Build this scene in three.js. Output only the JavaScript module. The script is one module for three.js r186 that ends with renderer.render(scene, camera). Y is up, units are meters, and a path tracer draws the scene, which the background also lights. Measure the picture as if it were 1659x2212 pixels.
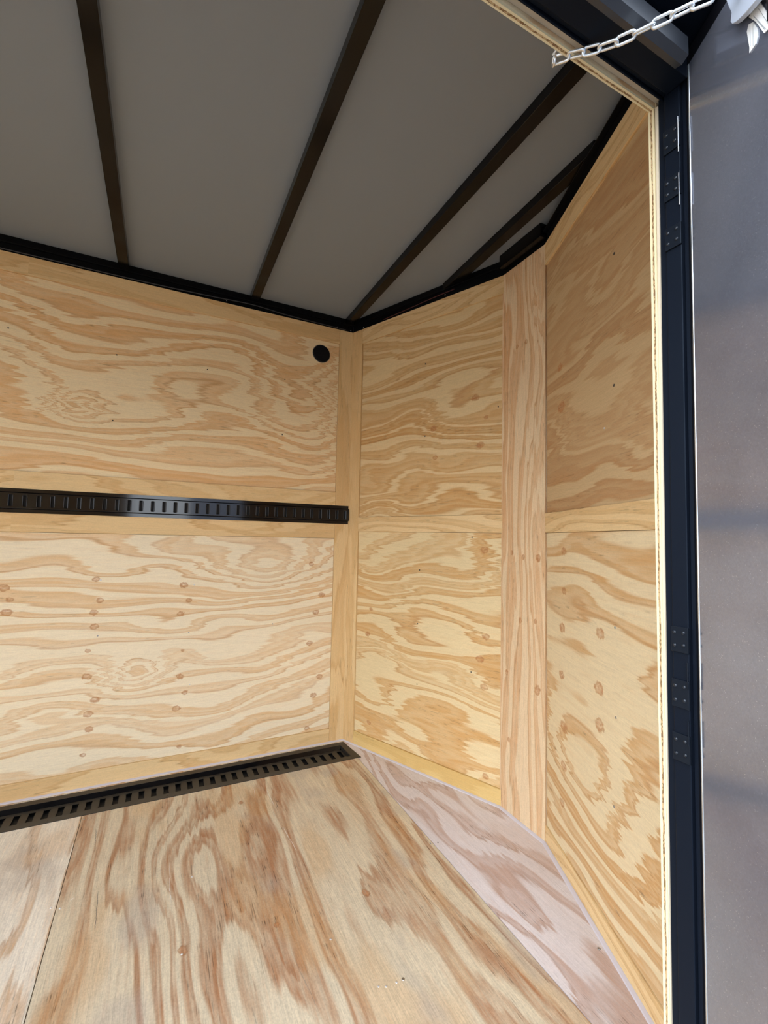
import * as THREE from 'three';
import { RoundedBoxGeometry } from 'three/addons/geometries/RoundedBoxGeometry.js';
import { mergeGeometries } from 'three/addons/utils/BufferGeometryUtils.js';

// ------------------------------------------------------------------ camera, sky, sun, exposure
const scene = new THREE.Scene();
const camera = new THREE.PerspectiveCamera(96.967, 1659 / 2212, 0.02, 500);
camera.position.set(-1.0039, 1.1725, 2.5261);
camera.rotation.set(0.05832, -0.45596, 0.02091, 'YXZ');
camera.updateMatrixWorld();

const renderer = new THREE.WebGLRenderer({ antialias: true });
renderer.toneMapping = THREE.LinearToneMapping;
renderer.toneMappingExposure = 4.2;
renderer.shadowMap.enabled = true;

// a bright, thinly overcast sky: three times as bright overhead as at the horizon, faintly cloudy, a veiled sun behind the trailer
const SUN = new THREE.Vector3(-0.35, 0.85, -0.62).normalize();
const SKY_L = 1.5;
function overcastSky() {
  const w = 256, h = 128, D = new Float32Array(w * h * 4);
  for (let j = 0; j < h; j++) for (let i = 0; i < w; i++) {
    const el = ((j + 0.5) / h - 0.5) * Math.PI, az = (i + 0.5) / w * 2 * Math.PI, s = Math.max(0, Math.sin(el));
    const cloud = 1 + 0.07 * (Math.sin(az * 3 + 5 * s) + 0.6 * Math.sin(az * 7 - 9 * s + 1.3) + 0.4 * Math.sin(az * 11 + 17 * s)) * Math.cos(el);
    const L = SKY_L * (0.8 + 0.6 * s) * cloud, at = (j * w + i) * 4;
    D[at] = L * (0.93 - 0.06 * s); D[at + 1] = L; D[at + 2] = L * (1.08 + 0.12 * s); D[at + 3] = 1;
  }
  const t = new THREE.DataTexture(D, w, h, THREE.RGBAFormat, THREE.FloatType);
  t.mapping = THREE.EquirectangularReflectionMapping; t.magFilter = t.minFilter = THREE.LinearFilter; t.needsUpdate = true; return t;
}
scene.background = overcastSky();
const sun = new THREE.DirectionalLight(0xfff1dc, 0.25);
sun.position.copy(SUN).multiplyScalar(20);
sun.castShadow = true;
sun.shadow.mapSize.set(2048, 2048);
sun.shadow.radius = 12;
Object.assign(sun.shadow.camera, { left: -8, right: 8, top: 8, bottom: -8, near: 1, far: 60 });
scene.add(sun);

// ------------------------------------------------------------------ measures (metres). x: to the trailer's nose, y: up, z: to the door side
const W = 2.068, H = 2.425, XB = -3.0;             // inner width, height of the wall lining, rear wall, placed near for more light
const NX = 0.397, NZ0 = 0.905, NZ1 = 1.163;         // flat nose of the V
const VL = Math.hypot(NX, NZ0), VTH = Math.atan2(NZ0, NX);
const JX = -0.2988, JX2 = -1.262, DH = 1.8966;      // door opening in the lining
const SKIN = 2.502, BOWY = 2.4666;
const DA = -28.3 * Math.PI / 180;                   // the door hangs ajar

// ------------------------------------------------------------------ noise
function rng(seed) { let s = seed >>> 0; return () => { s = (s + 0x6d2b79f5) | 0; let t = Math.imul(s ^ (s >>> 15), 1 | s); t = (t + Math.imul(t ^ (t >>> 7), 61 | t)) ^ t; return ((t ^ (t >>> 14)) >>> 0) / 4294967296; }; }
function makeNoise(seed) {
  const r = rng(seed), p = new Uint8Array(512), g = new Float32Array(256);
  for (let i = 0; i < 256; i++) { p[i] = i; g[i] = r() * 2 - 1; }
  for (let i = 255; i > 0; i--) { const j = (r() * (i + 1)) | 0, t = p[i]; p[i] = p[j]; p[j] = t; }
  for (let i = 0; i < 256; i++) p[256 + i] = p[i];
  const n2 = (x, y) => {
    const xf = Math.floor(x), yf = Math.floor(y), xi = xf & 255, yi = yf & 255;
    let u = x - xf, v = y - yf; u = u * u * (3 - 2 * u); v = v * v * (3 - 2 * v);
    const A = p[xi], B = p[(xi + 1) & 255];
    const a = g[p[A + yi]], b = g[p[B + yi]], c = g[p[A + ((yi + 1) & 255)]], d = g[p[B + ((yi + 1) & 255)]];
    return a + (b - a) * u + (c - a) * v + (a - b - c + d) * u * v;
  };
  const fbm = (x, y, o = 3) => { let s = 0, a = 0.6; for (let i = 0; i < o; i++) { s += a * n2(x, y); x = x * 2.03 + 17.3; y = y * 2.03 + 9.1; a *= 0.5; } return s; };
  return { n2, fbm, hash: (i) => (g[p[(i & 255)]] + 1) / 2 };
}
const sm = (a, b, x) => { const t = Math.min(1, Math.max(0, (x - a) / (b - a))); return t * t * (3 - 2 * t); };
const toS = (c) => 255 * (c <= 0.0031308 ? 12.92 * c : 1.055 * Math.pow(c, 1 / 2.4) - 0.055);
const S2L = (v) => { v /= 255; return v <= 0.04045 ? v / 12.92 : Math.pow((v + 0.055) / 1.055, 2.4); };
const LUT = new Uint8Array(4096); for (let i = 0; i < 4096; i++) LUT[i] = Math.max(0, Math.min(255, Math.round(toS(i / 4095))));
function dataTex(w, h, data, srgb = true) {
  const t = new THREE.DataTexture(data, w, h, THREE.RGBAFormat, THREE.UnsignedByteType);
  if (srgb) t.colorSpace = THREE.SRGBColorSpace;
  t.magFilter = THREE.LinearFilter; t.minFilter = THREE.LinearMipmapLinearFilter; t.generateMipmaps = true;
  t.wrapS = t.wrapT = THREE.RepeatWrapping; t.needsUpdate = true; return t;
}
// Peeled softwood veneer: bands of early and late wood cut by a slowly varying height field, with flame-shaped teeth along the grain, fibres, knots.
const lin = (a) => a.map(S2L);
const CREAM = lin([236, 216, 178]), TAN = lin([219, 178, 128]), LINE = lin([184, 130, 80]), GOLD = lin([198, 152, 96]), GREY = lin([176, 164, 152]), KNOT = lin([178, 112, 62]);
function veneer(o) {
  const { w, h, res = 0.0015, seed, f = 5, slope = 1, wa = 0.35, wb = 0.06, jag = 0.05, x0 = 0, y0 = 0, along = 'x', bumps = [], knots = [], duty = 0.42, contrast = 1, fibre = 1, streak = 0.2, line = 0.5, soft = 1, sx = 1.0, sy = 2.6,
    cream = CREAM, tan = TAN, dark = LINE, stain = 0, marks = [] } = o;
  const N = makeNoise(seed), pw = Math.round(w / res), ph = Math.round(h / res), D = new Uint8Array(pw * ph * 4);
  for (let j = 0; j < ph; j++) for (let i = 0; i < pw; i++) {
    const X = x0 + (i + 0.5) * res, Y = y0 + (j + 0.5) * res;
    let g = along === 'x' ? X : Y, a = along === 'x' ? Y : X;
    // knots push the rings aside
    let kd = 0, kc = 0, push = 0;
    for (const k of knots) {
      const dg = (g - (along === 'x' ? k[0] : k[1])), da = (a - (along === 'x' ? k[1] : k[0]));
      if (Math.abs(dg) > 0.1 || Math.abs(da) > 0.08) continue;
      const r = k[2] || 0.011, dg2 = dg / (r * 1.35), da2 = da / r, q = Math.sqrt(dg2 * dg2 + da2 * da2) + 0.25 * N.n2(g * 130, a * 130);
      kd = Math.max(kd, 1 - sm(0.75, 1.05, q)); kc = Math.max(kc, Math.exp(-((q - 0.95) ** 2) / 0.03));
      push += 0.006 * Math.exp(-q * q * 0.12) * Math.sign(da) ;
    }
    const jj = 0.55 * N.n2(a * 85, g * 3.1) + 0.3 * N.n2(a * 210 + 40, g * 6) + 0.25 * N.n2(a * 30 + 11, g * 2.2);
    const g2 = g + jag * jj;
    let hh = (a + push) * slope + wa * N.fbm(g2 * sx + 3.7, a * sy + 1.3, 3) + wb * N.n2(g2 * 4.2, a * 11 + 5);
    for (const b of bumps) { const u = (g2 - b[0]) / b[2], v = (a - b[1]) / b[3], q = u * u + v * v; if (q < 12) hh += b[4] * Math.exp(-q); }
    const t = hh * f + 0.05 * N.n2(g * 3.3 + 30, a * 60), id = Math.floor(t), p = t - id, r1 = N.hash(id * 7 + 3), r2 = N.hash(id * 13 + 91);
    const d = Math.min(0.8, Math.max(0.12, duty + 0.5 * (r1 - 0.5)));
    const rise = sm(d - 0.05 * soft, d + 0.05 * soft, p) * (1 - sm(1 - 0.10 * soft, 1, p) * 0.98);
    const t3 = t * 3 + 0.3 * N.n2(g * 2.1, a * 17 + 70), p3 = t3 - Math.floor(t3), fine = sm(0.1, 0.75, p3) * (1 - sm(0.86, 1, p3)) - 0.5;
    const mot = N.fbm(g * 9 + 21, a * 95 + 7, 3);
    let v = (rise * (0.6 + 0.45 * r2) + 0.24 * fine * (0.35 + rise) + 0.2 * mot * fibre) * contrast;
    const ln = line * (0.4 + r1) * Math.exp(-(((p - d - 0.05) / 0.045) ** 2));
    const bl = N.fbm(g * 2.3 + 50, a * 4.1, 3), f1 = N.n2(g * 14, a * 620), f2 = N.n2(g * 45 + 7, a * 1300), f3 = N.n2(g * 300, a * 420);
    v = Math.max(0, Math.min(1.15, v + 0.14 * bl + 0.10 * f1 * fibre));
    let R = cream[0] + (tan[0] - cream[0]) * v, G = cream[1] + (tan[1] - cream[1]) * v, B = cream[2] + (tan[2] - cream[2]) * v;
    if (stain) {
      const go = stain * sm(0.12, 0.5, N.fbm(g * 2.6 + 80, a * 7 + 31, 3)), gr = stain * sm(0.15, 0.55, N.fbm(g * 3.4 + 10, a * 6 + 77, 4)) * 0.6;
      R += (GOLD[0] - R) * go * 0.4; G += (GOLD[1] - G) * go * 0.4; B += (GOLD[2] - B) * go * 0.4;
      R += (GREY[0] - R) * gr; G += (GREY[1] - G) * gr; B += (GREY[2] - B) * gr;
    }
    const l2 = Math.min(1, ln + 1.1 * kc); R += (dark[0] - R) * l2 * 0.6; G += (dark[1] - G) * l2 * 0.6; B += (dark[2] - B) * l2 * 0.6;
    const s1 = N.n2(g * 26 + 9, a * 480 + 3), dash = s1 > 0.55 ? (s1 - 0.55) * 2.2 * streak * (0.3 + v) * sm(-0.1, 0.5, N.n2(g * 5, a * 14) + 0.25) * 2 : 0;
    let m = (1 + fibre * (0.05 * f1 + 0.045 * f2 + 0.045 * f3) + 0.05 * bl) * (1 - dash);
    if (kd > 0) { const kk = 0.7 * kd * (0.7 + 0.4 * N.n2(g * 90, a * 160)); R += (KNOT[0] - R) * kk; G += (KNOT[1] - G) * kk; B += (KNOT[2] - B) * kk; m *= 1 - 0.12 * N.n2(g * 300, a * 500) * kd; }
    const at = (j * pw + i) * 4;
    D[at] = LUT[Math.max(0, Math.min(4095, (R * m * 4095) | 0))]; D[at + 1] = LUT[Math.max(0, Math.min(4095, (G * m * 4095) | 0))]; D[at + 2] = LUT[Math.max(0, Math.min(4095, (B * m * 4095) | 0))]; D[at + 3] = 255;
  }
  for (const [ax, ay, bx, by, c, al] of marks) {                     // scratches (pale) and checks in the veneer (dark)
    const L = Math.hypot(bx - ax, by - ay), n = Math.ceil(L / res * 2);
    for (let k = 0; k <= n; k++) {
      const q = k / n, fade = Math.min(1, 5 * Math.min(q, 1 - q) + 0.1), i = Math.round((ax + (bx - ax) * q + 0.0012 * N.n2(q * 6, ax * 90) - x0) / res), j = Math.round((ay + (by - ay) * q - y0) / res);
      if (i < 0 || j < 0 || i >= pw || j >= ph) continue; const at = (j * pw + i) * 4;
      for (let m = 0; m < 3; m++) D[at + m] += (c - D[at + m]) * al * fade;
    }
  }
  const t = dataTex(pw, ph, D);
  t.repeat.set(1 / w, 1 / h); t.offset.set(-x0 / w, -y0 / h);        // uv are metres of the board's wall
  return t;
}
const woodMat = (map, rough = 0.62) => new THREE.MeshPhysicalMaterial({ map, roughness: rough, specularIntensity: 0.5 });

// ------------------------------------------------------------------ materials
const blackGloss = new THREE.MeshPhysicalMaterial({ color: new THREE.Color(0.003, 0.003, 0.004), roughness: 0.1, specularIntensity: 0.9 });
const bowBlack = new THREE.MeshPhysicalMaterial({ color: new THREE.Color(0.004, 0.0035, 0.0035), roughness: 0.16, specularIntensity: 0.42 });
const blackSatin = new THREE.MeshPhysicalMaterial({ color: new THREE.Color(0.006, 0.006, 0.008), roughness: 0.4, specularIntensity: 0.4 });
const hingeBlack = new THREE.MeshPhysicalMaterial({ color: new THREE.Color(0.006, 0.008, 0.012), roughness: 0.38, specularIntensity: 0.35, specularColor: new THREE.Color(0.75, 0.87, 1) });  // blue tint stands in for sky reflected in black paint
const frameBlack = new THREE.MeshPhysicalMaterial({ color: new THREE.Color(0.005, 0.007, 0.012), roughness: 0.45, specularIntensity: 0.22, specularColor: new THREE.Color(0.7, 0.85, 1) });  // blue sky reflection put into the black colour and its specular tint
const railBlack = new THREE.MeshPhysicalMaterial({ color: new THREE.Color(0.003, 0.003, 0.004), roughness: 0.4, specularIntensity: 0.3 });
const rubber = new THREE.MeshStandardMaterial({ color: new THREE.Color(0.028, 0.032, 0.04), roughness: 0.35 });
const trackBlack = new THREE.MeshStandardMaterial({ color: new THREE.Color(0.022, 0.019, 0.0165), roughness: 0.42 });
const cavityBlack = new THREE.MeshStandardMaterial({ color: new THREE.Color(0.004, 0.004, 0.005), roughness: 0.7 });
const zinc = new THREE.MeshStandardMaterial({ color: new THREE.Color(0.82, 0.86, 0.88), roughness: 0.28, metalness: 0.9 });
const steel = new THREE.MeshStandardMaterial({ color: new THREE.Color(0.4, 0.4, 0.41), roughness: 0.35, metalness: 1 });
const screwDark = new THREE.MeshStandardMaterial({ color: new THREE.Color(0.09, 0.075, 0.06), roughness: 0.4, metalness: 0.6 });
const screwBright = new THREE.MeshStandardMaterial({ color: new THREE.Color(0.75, 0.76, 0.78), roughness: 0.35, metalness: 0.7 });
const caulkMat = new THREE.MeshPhysicalMaterial({ color: new THREE.Color(0.62, 0.58, 0.62), roughness: 0.35 });
const skinMat = new THREE.MeshStandardMaterial({ color: new THREE.Color(0.235, 0.268, 0.305), roughness: 0.75 });
const backing = new THREE.MeshStandardMaterial({ color: new THREE.Color(0.05, 0.052, 0.058), roughness: 0.5, metalness: 0.3 });
function flecks() {                                   // metallic paint: tiny bright flakes
  const n = 1024, D = new Uint8Array(n * n * 4), r = rng(77), N = makeNoise(5);
  for (let j = 0; j < n; j++) for (let i = 0; i < n; i++) {
    const q = r(), at = (j * n + i) * 4, m = 1 + 0.03 * N.n2(i * 0.35, j * 0.35) + 0.04 * N.fbm(i * 0.01, j * 0.01, 3) + (q > 0.9975 ? 0.75 : q > 0.985 ? 0.16 : 0);
    D[at] = Math.min(255, 155 * m); D[at + 1] = Math.min(255, 159 * m); D[at + 2] = Math.min(255, 173 * m); D[at + 3] = 255;  // bluish base carries the sky's reflection in the grey paint
  }
  const t = dataTex(n, n, D); t.repeat.set(1 / 0.6, 1 / 0.6); return t;
}
const doorSkin = new THREE.MeshPhysicalMaterial({ map: flecks(), roughness: 0.14, metalness: 0.74 });

// ------------------------------------------------------------------ helpers
const names = {};
function numbered(n) { names[n] = (names[n] || 0) + 1; return names[n] === 1 ? n : `${n}_${String(names[n] - 1).padStart(3, '0')}`; }
function shadows(o) { o.castShadow = true; o.receiveShadow = true; return o; }
function part(name, geometry, material, parent) { const m = shadows(new THREE.Mesh(geometry, material)); m.name = numbered(name); parent.add(m); return m; }
function group(name, pos = [0, 0, 0], turn = 0) { const g = new THREE.Group(); g.name = numbered(name); g.position.set(...pos); g.rotation.y = turn; scene.add(g); return g; }
function tag(o, label, category, grp, kind) { o.userData.label = label; if (category) o.userData.category = category; if (grp) o.userData.group = grp; if (kind) o.userData.kind = kind; return o; }
function structure(name, label, pos, turn) { const g = group(name, pos, turn); g.userData = { kind: 'structure', label }; return g; }
// box between two corners with lightly rounded edges; uv in metres in the parent's frame
function box(x0, y0, z0, x1, y1, z1, r = 0.0012) {
  const w = x1 - x0, h = y1 - y0, d = z1 - z0; r = Math.min(r, w / 3, h / 3, d / 3);
  const g = r > 0 ? new RoundedBoxGeometry(w, h, d, 1, r) : new THREE.BoxGeometry(w, h, d).toNonIndexed();
  g.translate((x0 + x1) / 2, (y0 + y1) / 2, (z0 + z1) / 2);
  return planarUV(g);
}
function planarUV(g) {
  if (g.index) g = g.toNonIndexed();
  const P = g.attributes.position, U = new Float32Array(P.count * 2), a = new THREE.Vector3(), b = new THREE.Vector3(), c = new THREE.Vector3(), n = new THREE.Vector3();
  for (let i = 0; i < P.count; i += 3) {
    a.fromBufferAttribute(P, i); b.fromBufferAttribute(P, i + 1); c.fromBufferAttribute(P, i + 2);
    n.crossVectors(b.clone().sub(a), c.clone().sub(a)); const ax = Math.abs(n.x), ay = Math.abs(n.y), az = Math.abs(n.z);
    [a, b, c].forEach((p, k) => { const [u, v] = az >= ax && az >= ay ? [p.x, p.y] : ay >= ax ? [p.x, p.z] : [p.z, p.y]; U[(i + k) * 2] = u; U[(i + k) * 2 + 1] = v; });
  }
  g.setAttribute('uv', new THREE.BufferAttribute(U, 2)); return g;
}
function plate(points, depth, holes = [], bevel = 0) {               // a flat shape in xy, extruded along +z
  const s = new THREE.Shape(points.map((p) => new THREE.Vector2(...p)));
  for (const h of holes) s.holes.push(new THREE.Path(h.map((p) => new THREE.Vector2(...p))));
  return planarUV(new THREE.ExtrudeGeometry(s, { depth, bevelEnabled: bevel > 0, bevelSize: bevel, bevelThickness: bevel, bevelSegments: 2, curveSegments: 6 }));
}
function join(list) { return mergeGeometries(list.map((g) => { const q = g.index ? g.toNonIndexed() : g; for (const k of Object.keys(q.attributes)) if (!['position', 'normal', 'uv'].includes(k)) q.deleteAttribute(k); return q; })); }
const screwGeo = (() => { const p = [[0, 0.0014], [0.0012, 0.0014], [0.0032, 0.0008], [0.0036, -0.001]].map((q) => new THREE.Vector2(...q)); const g = new THREE.LatheGeometry(p.reverse(), 10); g.rotateX(Math.PI / 2); return g; })();
function screws(list, z, parent, mat) { for (const [x, y, s = 1] of list) { const m = part('screw', screwGeo, mat, parent); m.position.set(x, y, z); m.scale.setScalar(s); } }

// ------------------------------------------------------------------ the setting: ground, floor
const ground = part('ground', box(-60, -0.75, -60, 60, -0.55, 60, 0), new THREE.MeshStandardMaterial({ color: new THREE.Color(0.11, 0.107, 0.104), roughness: 0.95 }), scene);
ground.userData = { kind: 'structure', label: 'dull asphalt ground outside the trailer' };

const fCream = lin([214, 199, 171]), fTan = lin([174, 134, 102]), fDark = lin([150, 104, 68]);
const floor = structure('floor', 'weathered plywood sheet floor of the trailer');
const MARKS = [[-0.513, 0.345, -0.508, 0.487, 235, 0.8], [-0.509, 0.644, -0.497, 0.808, 235, 0.8], [-0.924, 0.678, -0.925, 0.888, 240, 0.7], [-1.183, 0.356, -1.17, 0.514, 60, 0.6], [-1.137, 0.728, -1.127, 0.9, 60, 0.65], [-1.213, 0.735, -1.202, 0.728, 240, 0.9], [-0.562, 0.302, -0.571, 0.389, 235, 0.5], [-0.2, 1.05, -0.15, 1.3, 90, 0.25], [-0.75, 1.3, -0.73, 1.55, 90, 0.2], [-0.62, 1.22, -0.6, 1.4, 90, 0.2]];
const floorOpt = { along: 'y', cream: fCream, tan: fTan, dark: fDark, fibre: 2.0, streak: 0.38, line: 0.35, stain: 0.8 };
const fMain = woodMat(veneer({ w: 1.26, h: 2.1, x0: -1.26, y0: 0, res: 0.00125, seed: 411, f: 11, slope: 0.7, wa: 0.2, wb: 0.03, jag: 0.05, sx: 0.5, sy: 3.0, duty: 0.45, contrast: 0.92, soft: 1.8,
  bumps: [[0.72, -0.9, 0.34, 0.13, 0.2], [1.35, -0.8, 0.5, 0.16, 0.12], [1.1, -0.33, 0.16, 0.05, 0.05]], marks: MARKS, knots: [[-0.896, 1.074, 0.012], [-0.636, 0.407, 0.009], [-0.343, 1.1, 0.012], [-0.638, 1.101, 0.008]], ...floorOpt }), 0.5);
const fBack = woodMat(veneer({ w: 1.3, h: 2.1, x0: -2.55, y0: 0, res: 0.0017, seed: 97, f: 8, slope: 0.6, wa: 0.22, wb: 0.05, jag: 0.07, sx: 0.8, sy: 3, ...floorOpt, tan: lin([204, 176, 146]), cream: lin([230, 220, 202]) }), 0.5);
const fNose = woodMat(veneer({ w: 0.42, h: 2.1, x0: -0.02, y0: 0, res: 0.00125, seed: 733, f: 8, contrast: 0.85, slope: 0.7, wa: 0.45, wb: 0.07, jag: 0.06, sx: 1.0, sy: 2.2, duty: 0.5, soft: 1.5, ...floorOpt, cream: lin([224, 216, 216]), tan: lin([194, 166, 152]), dark: lin([150, 112, 90]), fibre: 1.3, stain: 0.35 }), 0.5);
const rotFloor = (g) => { g.rotateX(Math.PI / 2); return planarUV(g); };   // shape (x, z) -> lying plate, its top at y = 0 after a shift
function floorSheet(points, mat) { const g = rotFloor(plate(points, 0.018, [], 0)); return part('plywood_panel', g, mat, floor); }
const TZ0 = 0.031, TZ1 = 0.239, gap = 0.0012;
const sMain = floorSheet([[-1.245 + gap, 0.22], [-0.006 - gap, 0.22], [-0.006 - gap, W], [-1.245 + gap, W]], fMain);
const sBack = floorSheet([[XB, 0.22], [-1.245 - gap, 0.22], [-1.245 - gap, W + 0.02], [XB, W + 0.02]], fBack);
const sNose = floorSheet([[-0.006 + gap, 0.02], [NX + 0.01, NZ0], [NX + 0.01, NZ1], [-0.006 + gap, W]], fNose);
part('plywood_panel', box(XB, -0.018, -0.005, -0.006, 0, 0.055, 0), fBack, floor);
part('subfloor', box(XB - 0.03, -0.09, -0.03, 0, -0.04, W + 0.08, 0), backing, floor);
part('subfloor', (() => { const g = plate([[0, -0.03], [NX + 0.04, NZ0], [NX + 0.04, NZ1], [0, W + 0.08]], 0.05); g.rotateX(Math.PI / 2); g.translate(0, -0.04, 0); return g; })(), backing, floor);
{ const flat = screwGeo.clone().rotateX(-Math.PI / 2);
  const put = (p, par, mat, s = 1) => { const m = part('screw', flat, mat, par); m.position.set(p[0], 0, p[1]); m.scale.setScalar(s); };
  for (const p of [[-0.899, 1.087], [-0.506, 1.216], [-0.391, 1.411], [-0.439, 1.401], [-0.421, 1.409], [-1.234, 0.76], [-0.855, 0.787]]) put(p, sMain, screwBright);
  put([-0.371, 1.411], sMain, steel, 1.3); put([-0.016, 0.98], sMain, steel); put([-1.234, 0.27], sMain, steel); put([-1.26, 0.746], sBack, screwBright);
  put([0.188, 1.57], sNose, steel, 1.4); put([0.013, 0.988], sNose, steel); }

// ------------------------------------------------------------------ the setting: walls. Each stands in its own frame: x along it, y up, z into the room
function wall(name, label, P, turn, len, opt) {
  const g = structure(name, label, [P[0], 0, P[1]], -turn);
  part('wall_backing', box(opt.b0 ?? 0, -0.09, -0.045, opt.b1 ?? len, 2.53, -0.0135, 0), backing, g);
  return g;
}
const F = 0.0035, B0 = -0.005, BB = -0.013;            // face of the battens, face of the panels, back of both
const strip = (parent, mat, x0, y0, x1, y1, f = F) => part('batten', box(x0, y0, BB, x1, y1, f, 0.0008), mat, parent);
const panel = (parent, mat, x0, y0, x1, y1) => part('plywood_panel', box(x0, y0, BB, x1, y1, B0, 0), mat, parent);
// batten veneers: quiet, two along the wall and one upright
const bA = lin([230, 200, 150]), bT = lin([216, 178, 124]);
const batH = woodMat(veneer({ w: 1.6, h: 0.4, res: 0.0016, seed: 21, f: 9, slope: 1, wa: 0.25, wb: 0.03, jag: 0.08, sx: 1.2, sy: 3, contrast: 0.7, line: 0.3, cream: bA, tan: bT }));
const batH2 = woodMat(veneer({ w: 1.0, h: 0.3, x0: 0, res: 0.0014, seed: 58, f: 20, slope: 0.8, wa: 0.12, wb: 0.025, jag: 0.05, sx: 1.0, sy: 4, contrast: 0.8, line: 0.45, cream: bA, tan: bT }));
const batV = woodMat(veneer({ w: 0.2, h: 2.45, along: 'y', res: 0.0014, seed: 34, f: 14, slope: 0.8, wa: 0.15, wb: 0.02, jag: 0.08, sx: 0.7, sy: 3, contrast: 0.75, line: 0.35, cream: bA, tan: bT }));

// street-side wall
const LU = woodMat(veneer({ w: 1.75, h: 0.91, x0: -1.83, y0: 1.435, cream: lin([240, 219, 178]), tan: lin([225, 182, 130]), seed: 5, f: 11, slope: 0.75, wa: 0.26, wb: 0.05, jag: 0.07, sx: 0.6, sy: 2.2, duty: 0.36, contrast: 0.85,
  bumps: [[-1.39, 1.77, 0.1, 0.07, 0.26], [-1.2, 1.77, 0.35, 0.1, 0.2], [-0.3, 1.95, 0.28, 0.3, 0.3]], knots: [] }));  // veneer lightened to stand in for stronger daylight on this wall
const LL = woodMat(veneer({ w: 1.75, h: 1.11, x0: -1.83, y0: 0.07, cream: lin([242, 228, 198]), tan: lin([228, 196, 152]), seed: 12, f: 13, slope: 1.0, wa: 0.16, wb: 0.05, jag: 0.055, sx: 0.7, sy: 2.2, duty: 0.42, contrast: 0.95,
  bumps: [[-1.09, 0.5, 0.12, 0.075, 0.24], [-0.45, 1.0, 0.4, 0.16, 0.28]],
  knots: [[-1.268, 0.952, 0.01], [-0.888, 0.915, 0.013], [-1.247, 0.853], [-0.861, 0.837, 0.01], [-0.896, 0.77, 0.012], [-1.269, 0.796, 0.012], [-1.266, 0.731, 0.012], [-1.285, 0.62, 0.008], [-0.879, 0.586, 0.006], [-1.283, 0.503, 0.013], [-0.885, 0.458, 0.012], [-0.86, 0.376, 0.01], [-1.245, 0.392, 0.012], [-0.895, 0.302, 0.013], [-1.27, 0.33, 0.013], [-1.263, 0.261, 0.012], [-0.875, 0.114, 0.008], [-1.281, 0.149, 0.008], [-0.152, 0.84, 0.012], [-0.186, 0.741, 0.013], [-0.218, 0.569, 0.012], [-0.153, 0.375, 0.013], [-0.184, 0.275, 0.012], [-0.218, 0.097, 0.01], [-1.596, 0.815, 0.014], [-1.588, 0.869, 0.01], [-0.219, 1.018, 0.01], [-1.612, 0.921, 0.014]] }));  // paler palette, extra daylight on the lower wall put into the colour
const wl = wall('wall_left', 'street side wall lined with pine plywood panels and battens', [0, 0], 0, 0, { b0: XB - 0.04, b1: 0.02 });
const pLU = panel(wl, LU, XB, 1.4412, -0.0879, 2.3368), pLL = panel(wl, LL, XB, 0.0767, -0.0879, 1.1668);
strip(wl, batV, -0.0865, 0, 0, H); strip(wl, batH, XB, 2.338, -0.0875, H); strip(wl, batH, XB, 1.30, -0.0875, 1.44);
strip(wl, batH, XB, 1.168, -0.0875, 1.2995); strip(wl, batH, XB, 0, -0.0875, 0.0755);
screws([[-1.25, 0.948, 1.3], [-0.838, 0.916, 1.3], [-0.839, 0.414]], B0, pLL, screwBright); screws([[-1.249, 0.687], [-0.854, 0.674], [-0.431, 0.691]], B0, pLL, steel);
screws([[-1.659, 2.08], [-1.236, 2.042], [-0.821, 2.046], [-0.409, 2.065], [-1.238, 1.716], [-0.413, 1.746]], B0, pLU, screwDark);

// street-side half of the V
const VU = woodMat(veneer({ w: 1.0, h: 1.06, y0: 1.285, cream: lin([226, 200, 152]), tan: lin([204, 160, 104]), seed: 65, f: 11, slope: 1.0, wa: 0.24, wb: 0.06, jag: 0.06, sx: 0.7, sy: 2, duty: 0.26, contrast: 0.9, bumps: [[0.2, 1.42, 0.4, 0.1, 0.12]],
  knots: [[0.84, 1.868, 0.014], [0.597, 1.748, 0.014], [0.87, 1.63, 0.014], [0.611, 1.595, 0.01], [0.898, 1.761, 0.008]] }));  // golden wood, darkened further: the nose's shade painted into the upper panel
const VLo = woodMat(veneer({ w: 1.0, h: 1.15, y0: 0.065, cream: lin([230, 208, 162]), tan: lin([212, 170, 114]), seed: 142, f: 9, slope: 0.9, wa: 0.34, wb: 0.08, jag: 0.075, sx: 0.9, sy: 1.9, duty: 0.34, contrast: 0.9, bumps: [[0.2, 1.05, 0.3, 0.22, 0.3], [0.85, 1.0, 0.25, 0.2, 0.22], [0.2, 0.33, 0.22, 0.08, 0.16]],
  knots: [[0.895, 1.127, 0.014], [0.17, 0.631, 0.012], [0.906, 0.727, 0.013], [0.875, 0.621, 0.014], [0.897, 0.497, 0.014], [0.191, 0.773, 0.009], [0.193, 0.147, 0.01], [0.908, 0.101, 0.011]] }));  // golden wood, some shade painted in, less than in the upper panel
const bLow = woodMat(veneer({ w: 1.0, h: 0.2, res: 0.0014, seed: 8, f: 12, slope: 0.8, wa: 0.2, wb: 0.05, jag: 0.06, contrast: 0.6, line: 0.2, cream: lin([222, 190, 126]), tan: lin([206, 166, 98]) }));
const wvl = wall('wall_front_left', 'angled nose wall lined with plywood on the street side', [0, 0], VTH, VL, { b1: VL + 0.02 });
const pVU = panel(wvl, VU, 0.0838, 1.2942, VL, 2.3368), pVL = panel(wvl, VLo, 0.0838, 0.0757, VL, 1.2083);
strip(wvl, batV, 0, 0, 0.0825, H); strip(wvl, batH2, 0.083, 2.338, VL, H); strip(wvl, batH2, 0.083, 1.2095, VL, 1.293); strip(wvl, bLow, 0.0835, 0, VL, 0.0745);
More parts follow.
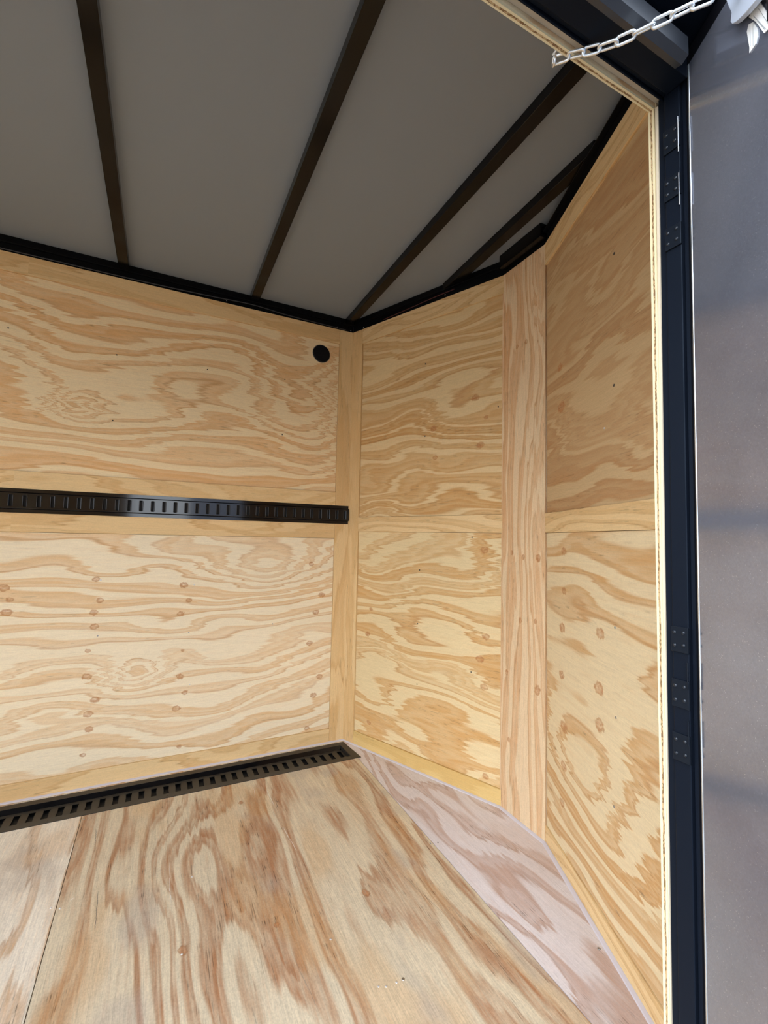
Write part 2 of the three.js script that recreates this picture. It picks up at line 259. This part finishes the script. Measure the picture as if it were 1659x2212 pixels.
screws([[0.54, 2.106, 1.2], [0.544, 1.716, 1.2], [0.96, 1.801]], B0, pVU, screwDark); screws([[0.829, 1.187, 1.1], [0.523, 1.012, 1.2], [0.516, 0.735, 1.1], [0.83, 0.552], [0.518, 0.428, 1.1]], B0, pVL, screwDark);

// flat nose board
const NB = woodMat(veneer({ w: 0.28, h: 2.45, along: 'y', res: 0.0013, seed: 305, f: 20, slope: 0.85, wa: 0.1, wb: 0.02, jag: 0.1, sx: 0.55, sy: 3.5, duty: 0.35, contrast: 0.75, cream: lin([230, 204, 166]), tan: lin([212, 166, 120]), streak: 0.25, fibre: 1.3,
  bumps: [[2.3, 0.215, 0.25, 0.05, 0.12], [1.2, 0.2, 0.5, 0.06, 0.08]], knots: [[0.148, 2.046, 0.008], [0.093, 2.044, 0.007], [0.22, 1.106, 0.011], [0.066, 1.123, 0.007], [0.118, 0.834, 0.009], [0.205, 0.846, 0.008], [0.035, 0.594, 0.008], [0.217, 0.572, 0.014], [0.05, 0.31, 0.007], [0.134, 1.105, 0.008]] }));
const wn = wall('wall_front', 'narrow upright plywood board across the tip of the nose', [NX, NZ0], Math.PI / 2, NZ1 - NZ0, { b0: -0.03, b1: NZ1 - NZ0 + 0.03 });
part('plywood_panel', box(-0.006, 0, -0.008, NZ1 - NZ0, H, 0.003, 0.0008), NB, wn);

// door-side half of the V
const RU = woodMat(veneer({ w: 1.0, h: 1.06, y0: 1.285, cream: lin([205, 176, 133]), tan: lin([184, 143, 99]), seed: 188, f: 8, slope: 0.9, wa: 0.3, wb: 0.06, jag: 0.08, sx: 0.9, sy: 1.9, duty: 0.24, contrast: 0.8, knots: [[0.139, 1.688, 0.02], [0.126, 1.846, 0.014]] }));  // darkest palette: shade of this upper corner painted into the veneer
const RL = woodMat(veneer({ w: 1.0, h: 1.15, y0: 0.065, cream: lin([230, 210, 170]), tan: lin([208, 168, 118]), seed: 253, f: 7, slope: 0.85, wa: 0.34, wb: 0.05, jag: 0.055, sx: 1.1, sy: 1.9, duty: 0.45, contrast: 1.0, bumps: [[0.3, 0.45, 0.25, 0.25, 0.25]],
  knots: [[0.157, 1.14, 0.014], [0.157, 0.994, 0.013], [0.413, 0.891, 0.016], [0.136, 0.683, 0.014], [0.401, 0.721, 0.018], [0.154, 0.504, 0.018], [0.406, 0.61, 0.018], [0.154, 0.365, 0.014], [0.138, 0.228, 0.012], [0.142, 0.856, 0.015]] }));  // a little shade painted in, lighter than the panel above
const wvr = wall('wall_front_right', 'angled nose wall lined with plywood on the door side', [NX, NZ1], Math.PI - VTH, VL, { b0: -0.02 });
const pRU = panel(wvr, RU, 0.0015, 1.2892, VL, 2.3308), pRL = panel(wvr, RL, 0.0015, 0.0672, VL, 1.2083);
strip(wvr, batH2, 0.002, 2.332, VL, H); strip(wvr, batH2, 0.002, 1.2095, VL, 1.288); strip(wvr, batH2, -0.004, 0, VL, 0.066, F - 0.003);
screws([[0.51, 2.053, 1.3], [0.503, 1.647, 1.3]], B0, pRU, screwDark); screws([[0.446, 1.53]], B0, pRU, screwBright); screws([[0.497, 0.926, 1.2], [0.498, 0.669, 1.2], [0.484, 0.412, 1.2]], B0, pRL, steel);

// door-side wall with the opening; rear wall
const wr = structure('wall_right', 'door side wall lined with plywood round the door opening');
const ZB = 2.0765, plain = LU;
function plyEdge() {                                   // end grain of a sawn plywood sheet, by depth
  const n = 512, m = 32, D = new Uint8Array(n * m * 4), r = rng(9), N = makeNoise(31);
  for (let j = 0; j < m; j++) for (let i = 0; i < n; i++) {
    const k = j / m + 0.05 * N.n2(i * 0.06, j * 0.1), mid = k > 0.3 && k < 0.62 ? 1 : 0, q = N.n2(i * 0.5, j * 0.22 + 8);
    const c = mid ? [196 - 60 * (q > 0.05) - 20 * r(), 164 - 60 * (q > 0.05) - 20 * r(), 120 - 52 * (q > 0.05) - 20 * r()] : [228 - 8 * r(), 210 - 8 * r(), 168 - 10 * r()];
    const at = (j * n + i) * 4; D[at] = c[0]; D[at + 1] = c[1]; D[at + 2] = c[2]; D[at + 3] = 255;
  }
  return dataTex(n, m, D);
}
const edgeTex = plyEdge(), edgeMat = (() => { const t = edgeTex.clone(); t.repeat.set(1 / 0.0085, 1 / 0.6); return t; })();
// uv of the edge faces: depth along u. The texture runs the other way, so the edge strips get uv of their own
function edgeUV(g, axis) { const P = g.attributes.position, U = g.attributes.uv; for (let i = 0; i < P.count; i++) U.setXY(i, (axis === 'y' ? P.getY(i) : P.getX(i)) / 0.7, (P.getZ(i) - W) / 0.0085); return g; }
const plyMat = new THREE.MeshStandardMaterial({ map: edgeTex, roughness: 0.8 });
const veneerEdge = new THREE.MeshStandardMaterial({ color: new THREE.Color(...lin([206, 188, 160])), roughness: 0.7 });
// the lining: pieces beside, behind and over the opening, each with its sawn edge to the opening
part('plywood_panel', (() => { const g = box(JX + 0.004, 0, W - 0.001, 0, H, ZB, 0), P = g.attributes.position; for (let i = 0; i < P.count; i++) if (P.getY(i) < 0.1 && P.getX(i) < -0.1) P.setZ(i, P.getZ(i) + 0.006); return g; })(), plain, wr);
part('plywood_panel', box(XB, 0, W, JX2 - 0.004, H, ZB, 0), plain, wr);
part('plywood_panel', box(JX2 - 0.004, DH + 0.004, W, JX + 0.004, H, ZB, 0), plain, wr);
part('plywood_edge', (() => { const g = edgeUV(box(JX, 0, W - 0.001, JX + 0.004, DH, ZB, 0), 'y'), P = g.attributes.position; for (let i = 0; i < P.count; i++) if (P.getY(i) < 0.1) P.setZ(i, P.getZ(i) + 0.006); return g; })(), plyMat, wr);
part('plywood_edge', edgeUV(box(JX2 - 0.004, 0, W, JX2, DH, ZB, 0), 'y'), plyMat, wr);
part('plywood_edge', edgeUV(box(JX2, DH, W, JX, DH + 0.004, ZB, 0), 'x'), plyMat, wr);
part('spacer_strip', box(JX + 0.0012, 0, ZB + 0.0012, JX + 0.06, DH, 2.0822, 0.0006), veneerEdge, wr);
part('spacer_strip', box(JX2 - 0.06, 0, ZB, JX2 - 0.0006, DH, 2.0822, 0.0006), veneerEdge, wr);
part('spacer_strip', box(JX2 - 0.06, DH + 0.011, ZB, JX + 0.06, DH + 0.06, 2.0885, 0.0006), veneerEdge, wr);
// outer shell beside and over the door frame
part('outer_skin', box(JX + 0.03, -0.09, 2.083, 0.03, 2.53, 2.13, 0), backing, wr);
part('outer_skin', box(XB - 0.04, -0.09, 2.083, JX2 - 0.05, 2.53, 2.13, 0), backing, wr);
part('outer_skin', box(JX2 - 0.05, DH + 0.075, 2.09, JX + 0.03, 2.53, 2.13, 0), backing, wr);
// unseen rear end: door-side half left open, added to brighten the left side
const wb = wall('wall_back', 'unseen rear end of the trailer, half left open to light the left side', [XB, W], -Math.PI / 2, W, { b0: W * 0.5, b1: W + 0.05 });
panel(wb, plain, W * 0.5, 0, W, H);

// ceiling: roof skin, perimeter rails
const ceiling = structure('ceiling', 'smooth grey roof lining above black roof bows');
part('roof_skin', (() => { const g = plate([[XB - 0.03, -0.04], [0.02, -0.04], [NX + 0.04, NZ0 - 0.01], [NX + 0.04, NZ1 + 0.01], [0.02, W + 0.07], [XB - 0.03, W + 0.07]], 0.02); g.rotateX(Math.PI / 2); g.translate(0, SKIN + 0.02, 0); return g; })(), skinMat, ceiling);
function rail(parent, x0, x1, deep = 0.014) {            // face flush with the lining, a narrow flange under the bows
  part('rail', box(x0, H, -0.0133, x1, SKIN, -0.001, 0.001), railBlack, parent);
  part('rail_flange', box(x0, BOWY - 0.004, -0.0133, x1, BOWY, deep, 0.001), railBlack, parent);
}
const r1 = structure('trim_1', 'black roof rail along the street side wall'); rail(r1, XB, 0);
const r2 = structure('trim_2', 'black roof rail over the street side of the nose', [0, 0, 0], -VTH); rail(r2, 0, VL);
const r3 = structure('trim_3', 'black roof rail over the tip of the nose', [NX, 0, NZ0], -Math.PI / 2); rail(r3, 0, NZ1 - NZ0, 0.014);
part('rail_tube', box(0.012, BOWY - 0.026, 0.0, NZ1 - NZ0 + 0.012, BOWY + 0.034, 0.04, 0.003), bowBlack, r3);
const r4 = structure('trim_4', 'black roof rail over the door side of the nose', [NX, 0, NZ1], -(Math.PI - VTH)); rail(r4, 0, VL, 0.02);
screws([[-0.105, 2.438, 0.9], [-0.016, 2.437, 0.8], [-0.74, 2.44, 0.7]], -0.001, r1, screwBright); screws([[0.085, 2.436, 1], [0.66, 2.443, 0.9]], -0.001, r2, screwBright);
const r5 = structure('trim_5', 'black roof rail along the door side wall', [0, 0, W], -Math.PI); rail(r5, 0, -XB);

// pale caulk along the foot of the walls
function bead(name, label, pts) {
  const g = []; for (let i = 0; i + 1 < pts.length; i++) {
    const [ax, az, nx, nz] = pts[i], [bx, bz] = pts[i + 1], L = Math.hypot(bx - ax, bz - az);
    const s = plate([[-0.004, -0.001], [0.0125, -0.001], [0.009, 0.003], [0.001, 0.006], [-0.004, 0.006]].reverse(), L); // profile: out of the wall, up
    const m = new THREE.Matrix4().makeBasis(new THREE.Vector3(nx, 0, nz), new THREE.Vector3(0, 1, 0), new THREE.Vector3((ax - bx) / L, 0, (az - bz) / L)).setPosition(bx, 0, bz); s.applyMatrix4(m); g.push(s);
  }
  const o = part(name, join(g), caulkMat, scene); o.userData = { kind: 'structure', label };
}
const sV = Math.sin(VTH), cV = Math.cos(VTH);
bead('trim_6', 'whitish caulk bead at the foot of the street side wall', [[XB, 0.002, 0, 1], [0, 0.002, 0, 1]]);
bead('trim_7', 'whitish caulk bead round the foot of the nose walls', [[0, 0, -sV, cV], [NX - 0.004, NZ0, -1, 0], [NX - 0.004, NZ1, -sV, -cV], [0, W, 0, 0]].map((p, i, A) => p));

// ------------------------------------------------------------------ door frame and door
const frame = structure('door_frame', 'black metal frame of the side entrance door');
part('jamb_groove', box(JX + 0.004, -0.02, 2.0822, JX + 0.03, DH + 0.03, 2.0936, 0), frameBlack, frame);
part('jamb', box(JX - 0.0006, -0.02, 2.0936, JX + 0.03, DH + 0.012, 2.118, 0.0018), frameBlack, frame);
part('jamb', box(JX + 0.006, -0.02, 2.118, JX + 0.03, DH + 0.06, 2.19, 0.001), frameBlack, frame);
part('jamb', box(JX2 - 0.05, -0.02, 2.0822, JX2 - 0.002, DH + 0.06, 2.15, 0.001), frameBlack, frame);
part('jamb', box(JX2 - 0.05, -0.02, 2.15, JX2 - 0.025, DH + 0.06, 2.19, 0.001), frameBlack, frame);
part('header', box(JX2, DH + 0.002, 2.0885, JX + 0.006, DH + 0.07, 2.0912, 0.0008), frameBlack, frame);
part('header', box(JX2, DH + 0.007, 2.0912, JX + 0.006, DH + 0.07, 2.1, 0.001), frameBlack, frame);
part('header', box(JX2, DH + 0.0015, 2.099, JX - 0.0006, DH + 0.07, 2.132, 0.002), frameBlack, frame);
part('door_seal', (() => { const g = plate([[2.132, DH - 0.001], [2.142, DH - 0.0045], [2.152, DH + 0.002], [2.152, DH + 0.03], [2.132, DH + 0.03]], -0.333 - JX2); g.rotateY(-Math.PI / 2); g.translate(-0.333, 0, 0); return g; })(), rubber, frame);
part('header', box(JX2, DH + 0.056, 2.13, JX + 0.006, DH + 0.1, 2.2, 0.001), frameBlack, frame);
part('door_sill', box(JX2, -0.05, 2.07, JX + 0.006, -0.004, 2.19, 0.002), steel, frame);

// three pierced hinge plates at the top, three below: each its own thing
const rivetBlack = new THREE.MeshPhysicalMaterial({ color: new THREE.Color(0.012, 0.015, 0.02), roughness: 0.25, specularIntensity: 0.8 });
const rivetGeo = new THREE.SphereGeometry(0.0026, 10, 6);
function hinge(y0, y1, label, grp, pin) {
  const g = group('hinge', [JX, y0, 2.1058]); const h = y1 - y0;
  part('leaf', box(-0.0036, 0, -0.0124, 0.001, h, 0.0128, 0.0008), hingeBlack, g);
  for (const [z, y] of [[-0.007, h * 0.26], [0.006, h * 0.3], [-0.007, h * 0.76], [0.006, h * 0.78]]) { const r = part('rivet', rivetGeo, rivetBlack, g); r.position.set(-0.0036, y, z); r.scale.set(0.8, 1.1, 1.1); }
  if (pin) { const p = new THREE.CylinderGeometry(0.0009, 0.0009, pin[1] - pin[0], 8); p.translate(-0.0045, (pin[0] + pin[1]) / 2 - y0, 0.0117); part('pin', p, pin[2], g); }
  tag(g, label, 'hinge', grp);
}
hinge(1.7985, 1.838, 'topmost black riveted hinge plate near the top of the door jamb', 'black riveted hinge plates on the door jamb', [1.787, 1.845, steel]);
hinge(1.7195, 1.756, 'second black riveted hinge plate from the top of the door jamb', 'black riveted hinge plates on the door jamb', [1.70, 1.752, steel]);
hinge(1.638, 1.674, 'third black hinge plate from the top, lowest of the upper three', 'black riveted hinge plates on the door jamb');
hinge(1.012, 1.05, 'topmost of the lower three black riveted hinge plates on the jamb', 'black riveted hinge plates on the door jamb', [0.962, 1.0, hingeBlack]);
hinge(0.931, 0.972, 'middle one of the lower three black hinge plates on the jamb', 'black riveted hinge plates on the door jamb', [0.88, 0.917, hingeBlack]);
hinge(0.8535, 0.8935, 'lowest of all the black riveted hinge plates on the door jamb', 'black riveted hinge plates on the door jamb');

// the door: x from the hinge edge to the free edge, z to the side that closes inwards
const door = structure('door_1', 'grey metallic trailer side door standing ajar with black edge frame', [-0.2988, 0, 2.131], Math.PI / 2 - DA + Math.PI);
door.rotation.y = 0;
{ // local axes: x = along the door from the hinge, z = its inner face's normal
  const d = new THREE.Vector3(Math.sin(DA), 0, Math.cos(DA)), n = new THREE.Vector3(-Math.cos(DA), 0, Math.sin(DA));
  door.matrixAutoUpdate = true; door.quaternion.setFromRotationMatrix(new THREE.Matrix4().makeBasis(d, new THREE.Vector3(0, 1, 0), n)); }
const DW = 0.93, DT = 1.919;
part('inner_skin', box(0.0035, 0.01, -0.004, DW - 0.03, DT, 0, 0.0006), doorSkin, door);
part('skin_edge', box(0, 0.01, -0.004, 0.0035, DT, 0.0008, 0.0012), zinc, door);
part('edge_frame', box(-0.0105, -0.02, -0.034, 0, DT + 0.0285, -0.0022, 0.001), blackSatin, door);
part('edge_frame', box(0, DT, -0.034, DW - 0.03, DT + 0.0285, -0.0022, 0.001), blackSatin, door);
part('edge_frame', box(DW - 0.03, -0.02, -0.034, DW, DT + 0.0285, -0.0022, 0.001), blackSatin, door);
part('edge_frame', box(0, -0.02, -0.034, DW - 0.03, 0.01, -0.0022, 0.001), blackSatin, door);
part('outer_skin', box(-0.0105, -0.02, -0.0385, DW, DT + 0.0285, -0.034, 0.001), backing, door);
const onDoor = (name) => { const g = group(name); g.position.copy(door.position); g.quaternion.copy(door.quaternion); return g; };

// keeper bracket, labels, chain
const bracket = onDoor('chain_bracket');
{ const out = [[0.108, 1.893], [0.1122, 1.8783], [0.1167, 1.8642], [0.1147, 1.8538], [0.1178, 1.8475], [0.1241, 1.8428], [0.138, 1.8366], [0.1555, 1.8317], [0.174, 1.838], [0.178, 1.862], [0.168, 1.889], [0.15, 1.897]];
  const hole = Array.from({ length: 10 }, (_, i) => [0.1305 + 0.0035 * Math.cos(i * 0.6283), 1.870 + 0.0035 * Math.sin(i * 0.6283)]);
  const g = plate(out, 0.006, [hole], 0.0008); g.translate(0, 0, 0.010); part('plate', g, new THREE.MeshStandardMaterial({ color: new THREE.Color(0.62, 0.68, 0.78), roughness: 0.35, metalness: 0.3 }), bracket);  // pale blue colour holds the sky reflected on the plate
  part('mount', box(0.122, 1.848, 0, 0.176, 1.89, 0.0095, 0.001), blackSatin, bracket);
  part('mount', box(0.158, 1.80, 0, 0.182, 1.85, 0.007, 0.001), blackSatin, bracket);
  const ear = new THREE.TorusGeometry(0.006, 0.0018, 8, 20); ear.rotateY(Math.PI / 2); ear.translate(0.161, 1.873, 0.0215); part('chain_loop', ear, zinc, bracket);
  tag(bracket, 'steel chain keeper plate, sky reflection in its pale colour, with a hooked tip on the door', 'bracket'); }
const paper = new THREE.MeshStandardMaterial({ color: new THREE.Color(0.93, 0.94, 0.93), roughness: 0.6 });
const ink = new THREE.MeshStandardMaterial({ color: new THREE.Color(0.42, 0.44, 0.44), roughness: 0.7 });
function label(pts, z, lines, text) {
  const g = onDoor('paper_label'); const s = plate(pts, 0.0012); s.translate(0, 0, z); part('paper', s, paper, g);
  for (const [x0, y0, x1, y1] of lines) { const L = Math.hypot(x1 - x0, y1 - y0), b = box(0, -0.0003, 0, L, 0.0003, 0.0002, 0); b.rotateZ(Math.atan2(y1 - y0, x1 - x0)); b.translate(x0, y0, z + 0.0012); part('printed_line', b, ink, g); }
  tag(g, text, 'label');
}
label([[0.1235, 1.8385], [0.1308, 1.8327], [0.1372, 1.8157], [0.1372, 1.8051], [0.1352, 1.803], [0.134, 1.8], [0.1235, 1.7995], [0.124, 1.8061], [0.1205, 1.8319]].map(([x, y]) => [x, y]), 0.0002, [[0.131, 1.832, 0.1302, 1.801], [0.1262, 1.83, 0.1258, 1.806]], 'torn white paper label hanging upright on the door below the bracket');
label([[0.1446, 1.8417], [0.1518, 1.8222], [0.1601, 1.7984], [0.1584, 1.7909], [0.1538, 1.7952], [0.1488, 1.7964], [0.1367, 1.8263], [0.1259, 1.8455], [0.133, 1.8475]], 0.0016, [[0.1335, 1.838, 0.1525, 1.797], [0.1415, 1.838, 0.157, 1.797], [0.1395, 1.824, 0.1505, 1.799]], 'torn white paper label slanting down beside the bracket on the door');

// welded link chain from an eye screw inside the header to the bracket
const chain = group('door_chain');
{ const A = new THREE.Vector3(-0.4996, 1.903, 2.052), loopC = new THREE.Vector3(0.161, 1.873, 0.0215).applyQuaternion(door.quaternion).add(door.position);
  const C = [A, new THREE.Vector3(-0.4871, 1.8950, 2.0764), new THREE.Vector3(-0.4747, 1.8872, 2.0968), new THREE.Vector3(-0.4622, 1.881, 2.1172), new THREE.Vector3(-0.4498, 1.8785, 2.1376), new THREE.Vector3(-0.4373, 1.878, 2.158), new THREE.Vector3(-0.4248, 1.877, 2.1784), new THREE.Vector3(-0.4124, 1.876, 2.1988), new THREE.Vector3(-0.3999, 1.8735, 2.2192), new THREE.Vector3(-0.388, 1.873, 2.24), loopC.clone().add(new THREE.Vector3(-0.004, 0.0, -0.005))];
  const curve = new THREE.CatmullRomCurve3(C), len = curve.getLength(), nL = Math.round(len / 0.0215);
  class Stadium extends THREE.Curve { getPoint(t, o = new THREE.Vector3()) { const a = 0.0078, r = 0.0046, P = 2 * Math.PI * r + 4 * a; let s = t * P; const c = Math.PI * r;
    if (s < 2 * a) return o.set(-a + s, r, 0); s -= 2 * a; if (s < c) return o.set(a + r * Math.sin(s / r), r * Math.cos(s / r), 0); s -= c; if (s < 2 * a) return o.set(a - s, -r, 0); s -= 2 * a; return o.set(-a - r * Math.sin(s / r), -r * Math.cos(s / r), 0); } }
  const link = new THREE.TubeGeometry(new Stadium(), 40, 0.0021, 8, true), r = rng(3);
  for (let i = 0; i < nL; i++) {
    const t = (i + 0.5) / nL, p = curve.getPointAt(t), x = curve.getTangentAt(t).normalize();
    const z0 = new THREE.Vector3(0, 1, 0).cross(x).normalize(), y0 = x.clone().cross(z0).multiplyScalar(-1).normalize(), roll = (i % 2 ? Math.PI / 2 : 0) + 0.55 + (r() - 0.5) * 1.3;
    const y = z0.clone().multiplyScalar(Math.sin(roll)).addScaledVector(y0, Math.cos(roll)).normalize(), z = x.clone().cross(y);
    const m = part('link', link, zinc, chain); m.position.copy(p); m.quaternion.setFromRotationMatrix(new THREE.Matrix4().makeBasis(x, y, z));
  }
  tag(chain, 'bright zinc plated link chain strung from the header to the door', 'chain');
  const eye = group('eye_screw', [A.x, A.y, A.z]);
  part('eye', new THREE.TorusGeometry(0.0062, 0.0017, 8, 24), zinc, eye);
  const sh = new THREE.CylinderGeometry(0.0017, 0.0017, 0.016, 8); sh.rotateX(Math.PI / 2); sh.translate(-0.004, 0.0062, 0.009); part('shank', sh, zinc, eye);
  eye.children[0].rotation.y = 1.1;
  tag(eye, 'small zinc eye screw inside the header holding the chain end', 'screw'); }

// ------------------------------------------------------------------ roof bows
function bow(x0, z0, x1, z1, w, label) {
  const L = Math.hypot(x1 - x0, z1 - z0), g = group('roof_bow', [x0, BOWY, z0], Math.atan2(x1 - x0, z1 - z0));
  const s = plate([[-w / 2, 0], [-w / 2 + 0.0015, -0.0012], [w / 2 - 0.0015, -0.0012], [w / 2, 0], [w / 2, 0.0345], [-w / 2, 0.0345]], L); part('tube', s, bowBlack, g);
  tag(g, label, 'roof bow', 'black roof bows across the ceiling'); return g;
}
bow(-1.2241, 0.0, -1.2241, W, 0.0454, 'long black roof bow leftmost of those seen across the grey ceiling');
bow(-0.5975, 0.0, -0.5975, W, 0.0454, 'long black roof bow across the middle of the grey ceiling');
bow(-0.0294, 0.0, -0.0294, W, 0.0454, 'long black roof bow meeting the wall corner beside the vent plug');
bow(0.2767, 0.60, 0.244, 1.545, 0.0454, 'short black roof bow inside the nose between the two angled walls');
bow(-1.84, 0, -1.84, W, 0.0454, 'long black roof bow just beyond the left edge of the photo');
bow(-2.45, 0, -2.45, W, 0.0454, 'black roof bow nearest the rear end of the trailer');

// ------------------------------------------------------------------ cargo tracks
{ // wall track: hat profile with pressed slots
  const x0 = -2.96, x1 = -0.006, y0 = 1.2525, y1 = 1.3605, L = x1 - x0, t = group('cargo_track', [x0, 0, F]);
  const holes = []; for (let x = x1 - 0.0235; x > x0 + 0.02; x -= 0.0508) { const c = x - x0, a = 0.0068, b = 0.0265, m = (y0 + y1) / 2; holes.push([[c - a, m - b], [c + a, m - b], [c + a, m + b], [c - a, m + b]]); }
  const f = plate([[0, y0 + 0.021], [L, y0 + 0.021], [L, y1 - 0.021], [0, y1 - 0.021]], 0.0008, holes, 0.0021); f.translate(0, 0, 0.0088);
  const lips = []; for (let x = x1 - 0.0235; x > x0 + 0.02; x -= 0.0508) for (const s of [-1, 1]) { const c = new THREE.CapsuleGeometry(0.0017, 0.046, 3, 8); c.scale(1, 1, 0.8); c.translate(x - x0 + s * 0.0078, (y0 + y1) / 2, 0.0117); lips.push(c); }
  part('slotted_face', join([f, ...lips]), blackGloss, t);
  const leg = (s) => { const q = s > 0 ? [[y1, 0], [y1, 0.003], [y1 - 0.016, 0.003], [y1 - 0.0205, 0.0108], [y1 - 0.024, 0.0108], [y1 - 0.024, 0.008], [y1 - 0.0225, 0.008], [y1 - 0.019, 0]] : [[y0, 0], [y0 + 0.019, 0], [y0 + 0.0225, 0.008], [y0 + 0.024, 0.008], [y0 + 0.024, 0.0108], [y0 + 0.0205, 0.0108], [y0 + 0.016, 0.003], [y0, 0.003]];
    const g = plate(q, L); g.applyMatrix4(new THREE.Matrix4().makeBasis(new THREE.Vector3(0, 1, 0), new THREE.Vector3(0, 0, 1), new THREE.Vector3(1, 0, 0))); return planarUV(g); };
  part('flange', leg(1), blackGloss, t); part('flange', leg(-1), blackGloss, t);
  part('back_plate', box(0.002, y0 + 0.02, 0.0002, L - 0.002, y1 - 0.02, 0.003, 0), cavityBlack, t);
  tag(t, 'glossy black slotted cargo track running level along the plywood wall', 'track');
}
{ // floor track: slotted pan sunk between two flat flanges, its front end cut to the angled wall
  const x0 = -2.96, t = group('cargo_track', [x0, 0, 0]), end = (z) => -0.0117 + (z - 0.031) / (0.2283 - 0.031) * 0.0225 - x0, Z = [TZ0, 0.066, 0.08, 0.19, 0.204, TZ1], D = 0.015, T = 0.0022;
  const lay = (pts, depth, y, mat, name, holes = [], bevel = 0) => { const g = plate(pts, depth, holes, bevel); g.rotateX(Math.PI / 2); g.translate(0, y, 0); part(name, planarUV(g), mat, t); };
  const eo = end(TZ0), en = end(TZ1), ie = eo - 0.03;     // rim round the pan
  lay([[0, TZ0], [eo, TZ0], [en, TZ1], [0, TZ1]], T, T, trackBlack, 'rim', [[[0.01, Z[1]], [ie, Z[1]], [ie + 0.008, Z[4]], [0.01, Z[4]]]]);
  const holes = []; for (let k = 0; k < 56; k++) { const c = -0.0774 - 0.0508 * k - x0 + 0.012; if (c > 0.04) holes.push([[c - 0.012, 0.1], [c + 0.012, 0.1], [c + 0.0105, 0.13], [c + 0.012, 0.17], [c - 0.012, 0.17], [c - 0.0105, 0.13]]); }
  lay([[0.01, Z[2]], [ie - 0.004, Z[2]], [ie + 0.002, Z[3]], [0.01, Z[3]]], 0.002, -D, trackBlack, 'slotted_pan', holes);
  const side = (za, zb, s) => { const g = new THREE.BufferGeometry(), xa = 0.01, xb = ie + (s > 0 ? -0.002 : 0.006);
    g.setAttribute('position', new THREE.BufferAttribute(new Float32Array([xa, 0.001, za, xb, 0.001, za, xb, -D - 0.001, zb, xa, 0.001, za, xb, -D - 0.001, zb, xa, -D - 0.001, zb]), 3)); g.computeVertexNormals(); planarUV(g);
    const b = box(xa, -D - 0.003, Math.min(za, zb) - 0.001, xb, -D, Math.max(za, zb) + 0.001, 0); return s ? join([g, b]) : g; };
  const two = blackGloss.clone(); two.side = THREE.DoubleSide;
  part('pan_side', side(Z[1], Z[2], 1), two, t); part('pan_side', side(Z[4], Z[3], -1), two, t);
  part('pan_end', (() => { const g = plate([[ie - 0.001, Z[1]], [ie + 0.003, Z[1]], [ie + 0.011, Z[4]], [ie + 0.005, Z[4]]], D + 0.002); g.rotateX(Math.PI / 2); g.translate(0, 0.0005, 0); return planarUV(g); })(), trackBlack, t);
  lay([[0.01, 0.06], [ie + 0.006, 0.06], [ie + 0.006, 0.21], [0.01, 0.21]], 0.003, -D - 0.014, cavityBlack, 'pan_bottom');
  const flat = screwGeo.clone().rotateX(-Math.PI / 2);
  for (let k = 0; k < 13; k++) for (const z of [0.047, 0.222]) { const m = part('screw', flat, screwDark, t); m.position.set(-0.075 - k * 0.22 - x0 + (z > 0.1 ? 0.03 : 0), T, z); }
  tag(t, 'black slotted cargo track sunk in the floor along the wall foot', 'track');
}

// vent plug and loose wire
{ const v = group('vent_plug', [-0.1977, 2.2566, B0]);
  const prof = [[0, 0.006], [0.036, 0.006], [0.041, 0.005], [0.043, 0.007], [0.049, 0.0065], [0.0525, 0.003], [0.053, -0.001]].map((p) => new THREE.Vector2(...p)).reverse();
  const g = new THREE.LatheGeometry(prof, 48); g.rotateX(Math.PI / 2); part('cap', g, blackSatin, v);
  const rim = new THREE.TorusGeometry(0.0535, 0.0022, 8, 48); part('rim', rim, new THREE.MeshStandardMaterial({ color: new THREE.Color(0.5, 0.42, 0.3), roughness: 0.6 }), v);
  tag(v, 'round black vent plug high in the corner of the upper panel', 'vent'); }
{ const w = new THREE.CatmullRomCurve3([[-1.75, 2.432, 0.006], [-1.1, 2.434, 0.006], [-0.8, 2.44, 0.009], [-0.6, 2.446, 0.012], [-0.42, 2.436, 0.008], [-0.05, 2.431, 0.005]].map((p) => new THREE.Vector3(...p)));
  const m = part('electric_wire', new THREE.TubeGeometry(w, 60, 0.0028, 8), rubber, scene); tag(m, 'thin black wire lying along the roof rail above the wall', 'wire');
  const q = [[0.25, 0.30, 2.432], [0.45, 0.5, 2.44], [0.6, 0.65, 2.447], [0.72, 0.76, 2.449]].map(([u, , y]) => new THREE.Vector3(u * cV - 0.007 * sV, y, u * sV + 0.007 * cV));
  const m2 = part('electric_wire', new THREE.TubeGeometry(new THREE.CatmullRomCurve3(q), 30, 0.002, 8), new THREE.MeshStandardMaterial({ color: new THREE.Color(0.09, 0.02, 0.018), roughness: 0.5 }), scene);
  tag(m2, 'thin dark red wire lying along the angled roof rail', 'wire'); }

renderer.render(scene, camera);
